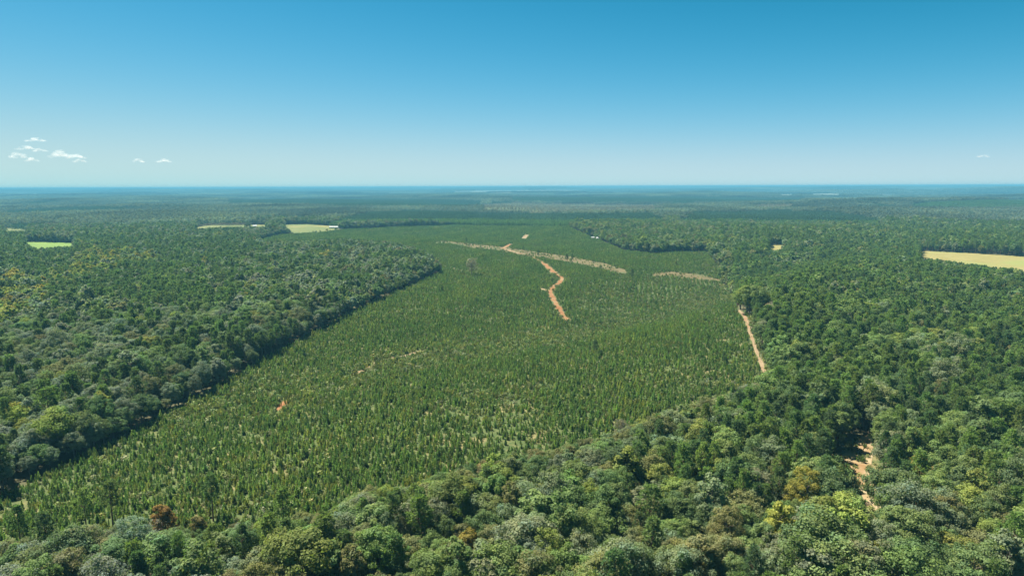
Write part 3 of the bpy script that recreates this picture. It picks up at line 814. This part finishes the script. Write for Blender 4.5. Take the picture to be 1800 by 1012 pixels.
# ------------------------------------------------------------------ far woods: blocks of low detail trees
def block(seed, size, spacing, h, hs, R, nleaf, leaf, conic, jit=.36):
    r = np.random.default_rng(seed)
    k = int(round(size / spacing)); g = (np.arange(k) + .5) / k * size - size / 2
    gx, gy = np.meshgrid(g, g); gx = gx.ravel() + r.uniform(-jit, jit, k * k) * spacing; gy = gy.ravel() + r.uniform(-jit, jit, k * k) * spacing
    N_ = len(gx); hh = np.clip(h + hs * r.normal(size=N_), h * .45, h * 1.5); Rr = R * r.uniform(.75, 1.25, N_)
    tone_t = r.uniform(.72, 1.3, N_); hue_t = np.clip(r.normal(.5, .22, N_), 0, 1)
    ids = np.repeat(np.arange(N_), nleaf)
    d = unit(r.normal(size=(len(ids), 3)) + [0, 0, .5]); d[:, 2] = np.where(d[:, 2] < -.5, -d[:, 2], d[:, 2])
    if conic:
        t = r.random(len(ids)) ** .8; ph = r.uniform(0, 6.28, len(ids)); rr_ = Rr[ids] * (1 - t * .85)
        pos = np.stack([gx[ids] + rr_ * np.cos(ph), gy[ids] + rr_ * np.sin(ph), hh[ids] * (.25 + .75 * t)], 1)
        d = unit(np.stack([np.cos(ph), np.sin(ph), np.full(len(ids), .8)], 1))
    else:
        pos = np.stack([gx[ids], gy[ids], hh[ids] * .62], 1) + d * np.stack([Rr[ids], Rr[ids], hh[ids] * .38], 1) * r.uniform(.75, 1.05, (len(ids), 1))
    nrm = unit(d + r.normal(size=d.shape) * .4)
    V, Fc = quads(pos, nrm, leaf * r.uniform(.7, 1.3, len(ids)), r)
    return V, Fc, tone_t[ids] * r.uniform(.8, 1.2, len(ids)), np.clip(hue_t[ids] + r.normal(0, .08, len(ids)), 0, 1)

FB = bpy.data.collections.new('far_wood_patterns')
CELL = 60.0
blocks = [('w', block(500 + i, 64, 7.2, 14, 2.6, 4.3, 44, 1.15, False)) for i in range(4)]
blocks += [('p', block(510 + i, 64, 4.6, 9.5, .8, 2.0, 20, .8, True, .2)) for i in range(2)]
blocks += [('l', block(515 + i, 64, 4.6, 5.0, .5, 1.7, 14, .8, True, .15)) for i in range(2)]
blocks += [('c', block(520 + i, 64, 13, 7, 4.0, 2.2, 30, .9, False)) for i in range(2)]
blocks += [('f', block(530 + i, 310, 17, 15, 3.5, 10.5, 20, 3.4, False)) for i in range(3)]
for i, (t, b) in enumerate(blocks):
    FB.objects.link(bpy.data.objects.new('far_wood_pattern_%03d' % i, crown_mesh('far_wood_block', b, M_LEAF)))
def cells(r0, r1, c):
    k = int(r1 / c) + 1
    gx, gy = np.meshgrid((np.arange(-k, k) + .5) * c, (np.arange(0, k) + .5) * c); gx, gy = gx.ravel(), gy.ravel()
    r = np.hypot(gx, gy); m = (r >= r0) & (r < r1) & (np.abs(np.arctan2(gx, gy)) < rad(43)); return gx[m], gy[m]
ax, ay = cells(R_IND - 30, 8000, CELL); bx, by = cells(8000, 35500, 300.0)
cover_px = None
az = ground(ax, ay); bz = ground(bx, by)
px, py = project(ax, ay, az)
typ = np.zeros(len(ax), int)
for t, P in FARCOVER: typ[in_poly(px, py, P)] = {'pine': 1, 'pine_low': 2, 'clearcut': 3}[t]
gn = waves(ax, ay * 1.4, 520, 61) + .7 * waves(ax, ay, 230, 62)
typ = np.where((typ == 0) & (gn > .85), 1, typ)
isfield = blocked(ax, ay, az, np.full(len(ax), 12.0), [f[0] for f in FIELDS])
pk = np.choose(typ, [rng.integers(0, 4, len(ax)), rng.integers(4, 6, len(ax)), rng.integers(6, 8, len(ax)), rng.integers(8, 10, len(ax))])
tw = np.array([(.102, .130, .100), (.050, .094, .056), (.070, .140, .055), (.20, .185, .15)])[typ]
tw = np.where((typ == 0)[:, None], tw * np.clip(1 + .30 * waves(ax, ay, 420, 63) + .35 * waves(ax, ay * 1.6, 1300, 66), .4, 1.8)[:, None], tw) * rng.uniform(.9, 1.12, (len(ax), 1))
k = ~isfield
ax, ay, az, pk, tw = ax[k], ay[k], az[k], pk[k], tw[k]
isf = blocked(bx, by, bz, np.full(len(bx), 10.0), [f[0] for f in FIELDS])
bx, by, bz = bx[~isf], by[~isf], bz[~isf]
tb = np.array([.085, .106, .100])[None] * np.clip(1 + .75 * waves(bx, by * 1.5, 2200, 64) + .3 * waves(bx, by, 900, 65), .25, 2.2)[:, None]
pts = np.concatenate([np.stack([ax, ay, az - .4], 1), np.stack([bx, by, bz - 2], 1)])
npk = np.concatenate([pk, rng.integers(10, 13, len(bx))])
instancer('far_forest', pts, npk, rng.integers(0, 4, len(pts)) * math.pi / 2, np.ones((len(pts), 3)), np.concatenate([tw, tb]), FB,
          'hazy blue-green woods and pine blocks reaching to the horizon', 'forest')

# ------------------------------------------------------------------ ground
cover_plant = np.zeros(XG.shape); cover_field = np.zeros(XG.shape)
gx_, gy_ = project(XG.ravel(), YG.ravel(), ZG.ravel()); ok = (YG.ravel() > 20)
cp = in_poly(gx_, gy_, PLANT_G) & ok
cp |= (in_poly(gx_, gy_, TRACK_WIDE) | in_poly(gx_, gy_, CLEAR_WIDE)) & ok
for t, P in FARCOVER:
    if t == 'clearcut': cp |= in_poly(gx_, gy_, P) & ok
nT = len(THETA)
V = np.stack([XG.ravel(), YG.ravel(), ZG.ravel()], 1); idx = np.arange(nT * NR).reshape(nT, NR)
a = idx; b = np.roll(idx, -1, 0)
Q = np.stack([a[:, :-1].ravel(), a[:, 1:].ravel(), b[:, 1:].ravel(), b[:, :-1].ravel()], 1)[:, ::-1]
V = np.concatenate([V, [[0, 0, float(height(np.array(0.), np.array(0.)))]]])
T3 = np.stack([a[:, 0], b[:, 0], np.full(nT, len(V) - 1)], 1)
mg = bpy.data.materials.new('woodland_ground'); nt, N, L = nodes_of(mg)
g = N.new('ShaderNodeNewGeometry'); pos = g.outputs['Position']
at = N.new('ShaderNodeAttribute'); at.attribute_name = 'open_ground'
floor_c = mixcol(N, L, noise(N, L, .35, 6, .7, pos), (.050, .055, .026), (.10, .088, .05))
grass = mixcol(N, L, ramp(N, L, noise(N, L, .22, 7, .7, pos), .36, .64), (.05, .075, .026), (.088, .10, .038))
grass = mixcol(N, L, ramp(N, L, noise(N, L, .055, 5, .62, pos), .50, .66), grass, (.165, .14, .065))
grass = mixcol(N, L, ramp(N, L, noise(N, L, .9, 4, .7, pos), .45, .7), grass, (.05, .08, .026))
c = mixcol(N, L, at.outputs['Fac'], floor_c, grass)
p = N.new('ShaderNodeBsdfPrincipled'); L.new(c, p.inputs['Base Color']); p.inputs['Roughness'].default_value = .95; p.inputs['Specular IOR Level'].default_value = .1
o = N.new('ShaderNodeOutputMaterial'); L.new(p.outputs[0], o.inputs['Surface'])
me = np_mesh('ground', V, [Q, T3], [mg], attrs={'open_ground': ('POINT', np.append(cp.astype(float), 0))}, smooth=True)
tag(link('ground', me), 'rolling wooded ground running to the horizon', 'ground', kind='structure')

# ------------------------------------------------------------------ fields, strips and roads laid on the ground
def dense(poly, step):
    out = []
    P = np.asarray(poly, float)
    for a, b in zip(P, np.roll(P, -1, 0)):
        k = max(1, int(np.linalg.norm(b - a) / step))
        for i in range(k): out.append(a + (b - a) * i / k)
    return np.array(out)

def sheet(name, poly_xy, res, lift, mat, label, cat):
    P = dense(poly_xy, res)
    x0, y0 = P.min(0); x1, y1 = P.max(0)
    gx, gy = np.meshgrid(np.arange(x0, x1, res), np.arange(y0, y1, res)); gx, gy = gx.ravel(), gy.ravel()
    m = in_poly(gx, gy, P); pts = np.concatenate([P, np.stack([gx[m], gy[m]], 1)])
    k = len(P)
    vs, es, fs, *_ = delaunay_2d_cdt([Vector(p) for p in pts], [(i, (i + 1) % k) for i in range(k)], [], 1, 1e-4)
    vs = np.array([(v.x, v.y) for v in vs]); z = ground(vs[:, 0], vs[:, 1]) + lift
    fs = np.array(fs)
    me = np_mesh(name, np.column_stack([vs, z]), fs, [mat], smooth=True)
    tag(link(name, me), label, cat, kind='structure')

FM = {'tan': rough_material('dry_hay', (.20, .172, .06), (.24, .205, .08), .05, (.17, .185, .06), stripes=.06),
      'green': rough_material('fresh_pasture', (.10, .17, .025), (.14, .21, .032), .04, (.15, .18, .05), stripes=.05),
      'ygreen': rough_material('yellowing_pasture', (.105, .13, .038), (.14, .15, .048), .03, (.19, .17, .06), stripes=.04),
      'brown': rough_material('ploughed_soil', (.17, .11, .08), (.22, .14, .1), .02),
      'pale': rough_material('pale_stubble', (.13, .15, .11), (.18, .19, .14), .01)}
for poly, down, key, nm, lab in FIELDS:
    P = np.array(poly, float)
    # let the ground of the field run on below what is seen of it
    top = P[np.argsort(P[:, 0])]
    ext = P.copy(); ymid = (P[:, 1].max() + P[:, 1].min()) / 2; ext[P[:, 1] > ymid, 1] += down
    W = np.array([unproject(*q)[:2] for q in dense(ext, 8)])
    size = np.ptp(W, axis=0).max()
    sheet(nm, W, max(5, size / 40), .12 + size * 2e-4, FM[key], lab, 'field')
M_STRIP = rough_material('dry_grass', (.088, .076, .034), (.128, .100, .046), .12, (.07, .09, .034))
for S, lab in zip(STRIPS, ('tan grassy strip cutting across the plantation', 'short orange-tan strip at the right end of plantation')):
    S = np.array(S, float); k = len(S) // 2; c = S.mean(0)
    ext = S.copy(); h2 = len(S) - len(S) // 2
    W = np.array([unproject(*q)[:2] for q in dense(ext, 6)])
    sheet('grass_strip', W, 6, .08, M_STRIP, lab, 'grass strip')
RM = {'red': rough_material('red_clay', (.175, .078, .030), (.205, .115, .052), .14, (.22, .17, .10), .05, ruts=True),
      'tan': rough_material('tan_sand', (.175, .125, .072), (.22, .165, .10), .2, (.18, .10, .052), .05, ruts=True)}
for (pts, w, key, lab), (P, _) in zip(ROADS, ROADW):
    L_ = np.concatenate([[0], np.cumsum(np.linalg.norm(np.diff(P[:, :2], axis=0), axis=1))]); s = np.arange(0, L_[-1], 1.5)
    sm = np.stack([np.interp(s, L_, P[:, 0]), np.interp(s, L_, P[:, 1])], 1)
    for _ in range(4): sm[1:-1] = (sm[:-2] + 2 * sm[1:-1] + sm[2:]) / 4
    d = unit(np.gradient(sm, axis=0)); nn = np.stack([d[:, 1], -d[:, 0]], 1)
    wl = w / 2 * (1.1 + .22 * np.sin(s / 5) + .18 * np.sin(s / 2.3 + 1) + rng.normal(0, .07, len(s))); wr = w / 2 * (1.1 + .22 * np.sin(s / 6.1 + 2) + .18 * np.sin(s / 2.7) + rng.normal(0, .07, len(s)))
    fr = np.linspace(0, 1, 12); R_ = sm[:, None] + nn[:, None] * ((-wl[:, None] * (1 - fr) + wr[:, None] * fr)[:, :, None])
    z = ground(R_[..., 0], R_[..., 1]) + .14 - .06 * np.cos((fr - .5) * 6.28)[None] * 0
    V = np.column_stack([R_.reshape(-1, 2), z.ravel()]); ii = np.arange(len(s) * 12).reshape(-1, 12)
    Fq = np.stack([ii[:-1, :-1].ravel(), ii[:-1, 1:].ravel(), ii[1:, 1:].ravel(), ii[1:, :-1].ravel()], 1)
    tag(link('dirt_road', np_mesh('dirt_road', V, Fq, [RM[key]], attrs={'across': ('POINT', np.tile(fr, len(s)))}, smooth=True)), lab, 'dirt road', kind='structure')
M_SAND = rough_material('clearing_sand', (.23, .165, .085), (.28, .225, .14), .25, (.19, .115, .052), .08)
CLX = [(1468, 806), (1492, 792), (1508, 770), (1528, 764), (1536, 790), (1530, 826), (1542, 862), (1560, 905), (1530, 905), (1506, 850), (1484, 828)]
sheet('sandy_clearing', np.array([unproject(*q)[:2] for q in dense(CLX, 5)]), 2.5, .1, M_SAND, 'pale sandy clearing among the trees of the right wood', 'clearing')

# ------------------------------------------------------------------ farm buildings glimpsed far off
def plain(name, col, rough=.6):
    m = bpy.data.materials.new(name); nt, N, L = nodes_of(m)
    p = N.new('ShaderNodeBsdfPrincipled'); p.inputs['Roughness'].default_value = rough
    g = N.new('ShaderNodeNewGeometry')
    L.new(mixcol(N, L, noise(N, L, .8, 4, .6, g.outputs['Position']), tuple(c * .85 for c in col), col), p.inputs['Base Color'])
    o = N.new('ShaderNodeOutputMaterial'); L.new(p.outputs[0], o.inputs['Surface']); return m
M_WALL, M_ROOF, M_GLASS, M_DOOR = plain('white_boards', (.5, .49, .45)), plain('pale_sheet_metal', (.38, .40, .40), .5), plain('dark_glass', (.03, .04, .05), .15), plain('brown_door', (.2, .12, .07))
def boxes(bs):
    V, Q = [], []
    for (x0, y0, z0, x1, y1, z1) in bs:
        o_ = len(V); V += [(x0, y0, z0), (x1, y0, z0), (x1, y1, z0), (x0, y1, z0), (x0, y0, z1), (x1, y0, z1), (x1, y1, z1), (x0, y1, z1)]
        Q += [[o_ + k for k in q] for q in ((3, 2, 1, 0), (4, 5, 6, 7), (0, 1, 5, 4), (1, 2, 6, 5), (2, 3, 7, 6), (3, 0, 4, 7))]
    return np.array(V, float), np.array(Q)
def house(px, py, w, d, h, rise, rot, label):
    P = unproject(px, py); e = bpy.data.objects.new('farm_building', None); COL.objects.link(e); e.location = P; e.rotation_euler = (0, 0, rot)
    tag(e, label, 'building')
    V = np.array([(-w, -d, -.5), (w, -d, -.5), (w, d, -.5), (-w, d, -.5), (-w, -d, h), (w, -d, h), (w, d, h), (-w, d, h), (-w, 0, h + rise), (w, 0, h + rise)]) * [.5, .5, 1]
    me = np_mesh('wall', V, [np.array([(0, 1, 5, 4), (2, 3, 7, 6)]), np.array([(1, 2, 6, 9, 5), (3, 0, 4, 8, 7)])], [M_WALL]); link('wall', me, e)
    a, b = w / 2 + .4, d / 2 + .5; s = rise / (d / 2); lo = h - .5 * s
    V = np.array([(-a, -b, lo + .05), (a, -b, lo + .05), (a, 0, h + rise + .05), (-a, 0, h + rise + .05), (a, b, lo + .05), (-a, b, lo + .05)]); V = np.concatenate([V, V + [0, 0, .15]])
    Q = np.array([(0, 1, 2, 3), (3, 2, 4, 5), (6, 7, 8, 9), (9, 8, 10, 11), (0, 1, 7, 6), (5, 4, 10, 11), (1, 2, 8, 7), (2, 4, 10, 8), (0, 3, 9, 6), (3, 5, 11, 9)])
    link('roof', np_mesh('roof', V, Q, [M_ROOF]), e)
    for k in (-.3, .3): link('window', np_mesh('window', *boxes([(w * k - .6, -d / 2 - .05, h * .35, w * k + .6, -d / 2 + .02, h * .8)]), [M_GLASS]), e)
    link('door', np_mesh('door', *boxes([(-.55, -d / 2 - .06, 0, .55, -d / 2 + .02, min(2.2, h * .85))]), [M_DOOR]), e)
HOUSES = [(1054, 421, 12, 7, 3.0, 1.6, .1, 'long low white building in front of the dark far trees'),
          (1042, 420, 5, 4, 2.8, 1.2, .1, 'small white shed left of the long low building'),
          (1054, 415.2, 13, 7, 3.2, 1.8, .05, 'pale roofed building behind the long low white one'),
          (448, 399.5, 9, 7, 3.5, 2, .4, 'small pale building right of the round dark field tree'),
          (139, 391, 26, 12, 4.5, 2.5, .1, 'pale metal roofed barn right of the ploughed field'),
          (592, 401, 34, 8, 3.0, 1.4, -.12, 'long pale shed at the end of the yellow-green field')]
for hs in HOUSES: house(*hs)

# ------------------------------------------------------------------ clouds
mc = bpy.data.materials.new('cloud_vapour'); nt, N, L = nodes_of(mc)
lw_ = N.new('ShaderNodeLayerWeight'); lw_.inputs['Blend'].default_value = .5
tcn = N.new('ShaderNodeTexCoord')
nn_ = noise(N, L, 5.0, 6, .65, tcn.outputs['Object'])
dens_ = math_node(N, L, 'MULTIPLY', ramp(N, L, math_node(N, L, 'SUBTRACT', 1.0, lw_.outputs['Facing']), .1, .9), math_node(N, L, 'MULTIPLY', ramp(N, L, nn_, .3, .7), .13))
df = N.new('ShaderNodeBsdfDiffuse'); df.inputs['Color'].default_value = (.92, .92, .92, 1)
tl = N.new('ShaderNodeBsdfTranslucent'); tl.inputs['Color'].default_value = (.9, .9, .9, 1)
m1 = N.new('ShaderNodeMixShader'); m1.inputs[0].default_value = .65; L.new(df.outputs[0], m1.inputs[1]); L.new(tl.outputs[0], m1.inputs[2])
tp = N.new('ShaderNodeBsdfTransparent'); m2 = N.new('ShaderNodeMixShader'); L.new(dens_, m2.inputs[0]); L.new(tp.outputs[0], m2.inputs[1]); L.new(m1.outputs[0], m2.inputs[2])
o = N.new('ShaderNodeOutputMaterial'); L.new(m2.outputs[0], o.inputs['Surface'])
import bmesh
def cloud(px, py, wpx, hpx, seed, label, D=21000.0):
    r = np.random.default_rng(seed); d = pixel_dir(px, py); c = CAM + d * D / d[1]
    w = wpx / FPX * D; h = hpx / FPX * D
    bm = bmesh.new(); nb = max(8, int(wpx / hpx * 6))
    for _ in range(nb):
        t = r.uniform(-1, 1); hh = (1 - abs(t) ** 1.6) * r.uniform(.35, 1.0)
        s = h * r.uniform(.16, .44) * (.5 + .6 * hh)
        m = Matrix.Translation((t * w * .46, r.uniform(-.3, .3) * w * .4, max(0, hh * h - s) )) @ Matrix.Diagonal((s * r.uniform(1.3, 2.6), s * 1.3, s * .75, 1))
        bmesh.ops.create_icosphere(bm, subdivisions=3, radius=1, matrix=m)
    co = np.array([v.co[:] for v in bm.verts]); k = 2 * math.pi / (h * .45)
    f = sum(np.sin(co @ (unit(r.normal(size=3)) * k * q) + r.uniform(0, 6)) / q for q in (1, 1.7, 2.9, 4.6)) * h * .05
    for v, a in zip(bm.verts, f): v.co = v.co * 1 + v.normal * a
    me = bpy.data.meshes.new('cloud'); bm.to_mesh(me); bm.free(); me.materials.append(mc)
    for p_ in me.polygons: p_.use_smooth = True
    o_ = link('cloud', me); o_.location = c - np.array([0, 0, h * .5]); tag(o_, label, 'cloud', 'small clouds low in the sky')
CLOUDS = [(63, 243, 38, 9, 'topmost of the small white clouds at left'), (45, 258, 34, 8, 'white wisp just above the leftmost puffy cloud'), (70, 262, 26, 7, 'small cloud between the topmost and the longest ones'),
          (30, 270, 32, 12, 'leftmost puffy white cloud'), (55, 279, 28, 8, 'flat cloud lowest in the left group'), (104, 269, 44, 13, 'longest and brightest cloud of the left group'),
          (133, 273, 32, 9, 'cloud adjoining the right end of the longest one'), (140, 281, 24, 6, 'thin wisp under the right end of the left group'),
          (243, 281, 20, 7, 'small cloud well right of the left group'), (289, 281, 28, 7, 'rightmost small flat cloud on the left side'), (1728, 273, 24, 5, 'tiny lone cloud over the right horizon')]
for i, (a, b, w, h, lab) in enumerate(CLOUDS): cloud(a, b, w, h, 700 + i, lab)

# ------------------------------------------------------------------ haze
ZMIN = float(ZG.min()) - 1.0
HZ = 39500.0
V, Q = boxes([(-HZ, -HZ, ZMIN, HZ, HZ, 104.0)])
mh = bpy.data.materials.new('thin_blue_haze'); nt, N, L = nodes_of(mh)
pv = N.new('ShaderNodeVolumePrincipled'); pv.inputs['Color'].default_value = (.135, .43, .62, 1); pv.inputs['Density'].default_value = 1.25e-4; pv.inputs['Anisotropy'].default_value = 0.0
o = N.new('ShaderNodeOutputMaterial'); L.new(pv.outputs[0], o.inputs['Volume'])
tag(link('haze', np_mesh('haze', V, Q, [mh])), 'thin blue haze veiling the far woods', 'haze', kind='stuff')

# ------------------------------------------------------------------ light
EXPOSURE = 1.62
SUN_AZ, SUN_EL = rad(-54), rad(57)           # azimuth from the view direction, to the left
sd = Vector((math.sin(SUN_AZ) * math.cos(SUN_EL), math.cos(SUN_AZ) * math.cos(SUN_EL), math.sin(SUN_EL)))
sl = bpy.data.lights.new('sun', 'SUN'); sl.energy = 5.0; sl.angle = rad(.53); sl.color = (1.0, .93, .80)
so = bpy.data.objects.new('sun', sl); COL.objects.link(so); so.rotation_euler = sd.to_track_quat('Z', 'Y').to_euler(); so.location = (0, 0, 300)
w = bpy.data.worlds.new('World'); scene.world = w; w.use_nodes = True
nt = w.node_tree; N, L = nt.nodes, nt.links; N.clear()
sk = N.new('ShaderNodeTexSky'); sk.sky_type = 'NISHITA'; sk.sun_disc = False; sk.sun_elevation = SUN_EL; sk.sun_rotation = SUN_AZ
sk.air_density = .5; sk.dust_density = 0.0; sk.ozone_density = 4.0; sk.altitude = 0
bg = N.new('ShaderNodeBackground'); bg.inputs['Strength'].default_value = .10
sp_ = N.new('ShaderNodeSeparateColor'); L.new(sk.outputs[0], sp_.inputs[0]); cb_ = N.new('ShaderNodeCombineColor')
for k_, (a_, b_, ref, top_) in enumerate(((-.16, -1.09, 5.79, .51), (.20, -.36, 7.25, .74), (.066, -.81, 7.55, .79))):      # deep teal-blue, as a polarised autumn sky
    l_ = math_node(N, L, 'MAXIMUM', math_node(N, L, 'LOGARITHM', math_node(N, L, 'DIVIDE', sp_.outputs[k_], ref), math.e), -2.1)
    e_ = math_node(N, L, 'MULTIPLY', l_, math_node(N, L, 'ADD', math_node(N, L, 'MULTIPLY', l_, b_), a_))
    L.new(math_node(N, L, 'MULTIPLY', math_node(N, L, 'POWER', math.e, e_), top_ * 10 / 2 ** EXPOSURE), cb_.inputs[k_])
L.new(cb_.outputs[0], bg.inputs['Color'])
o = N.new('ShaderNodeOutputWorld'); L.new(bg.outputs[0], o.inputs['Surface'])

# ------------------------------------------------------------------ camera object and render settings
cd = bpy.data.cameras.new('camera'); cd.sensor_width = 36; cd.lens = 36 * FPX / 1800; cd.clip_start = 1; cd.clip_end = 120000
co = bpy.data.objects.new('camera', cd); COL.objects.link(co)
co.matrix_world = Matrix(((RV[0], UV[0], -F[0], 0), (RV[1], UV[1], -F[1], 0), (RV[2], UV[2], -F[2], HC), (0, 0, 0, 1)))
scene.camera = co
vs = scene.view_settings; vs.view_transform = 'Standard'; vs.look = 'None'; vs.exposure = EXPOSURE; vs.gamma = 1.0
cy = scene.cycles
cy.max_bounces = 5; cy.diffuse_bounces = 3; cy.glossy_bounces = 1; cy.transmission_bounces = 3; cy.transparent_max_bounces = 24; cy.volume_bounces = 0
cy.use_denoising = True; cy.use_adaptive_sampling = False
scene.render.film_transparent = False
print('trees', n, 'young', m_, 'scrub', mS, 'far', len(pts))
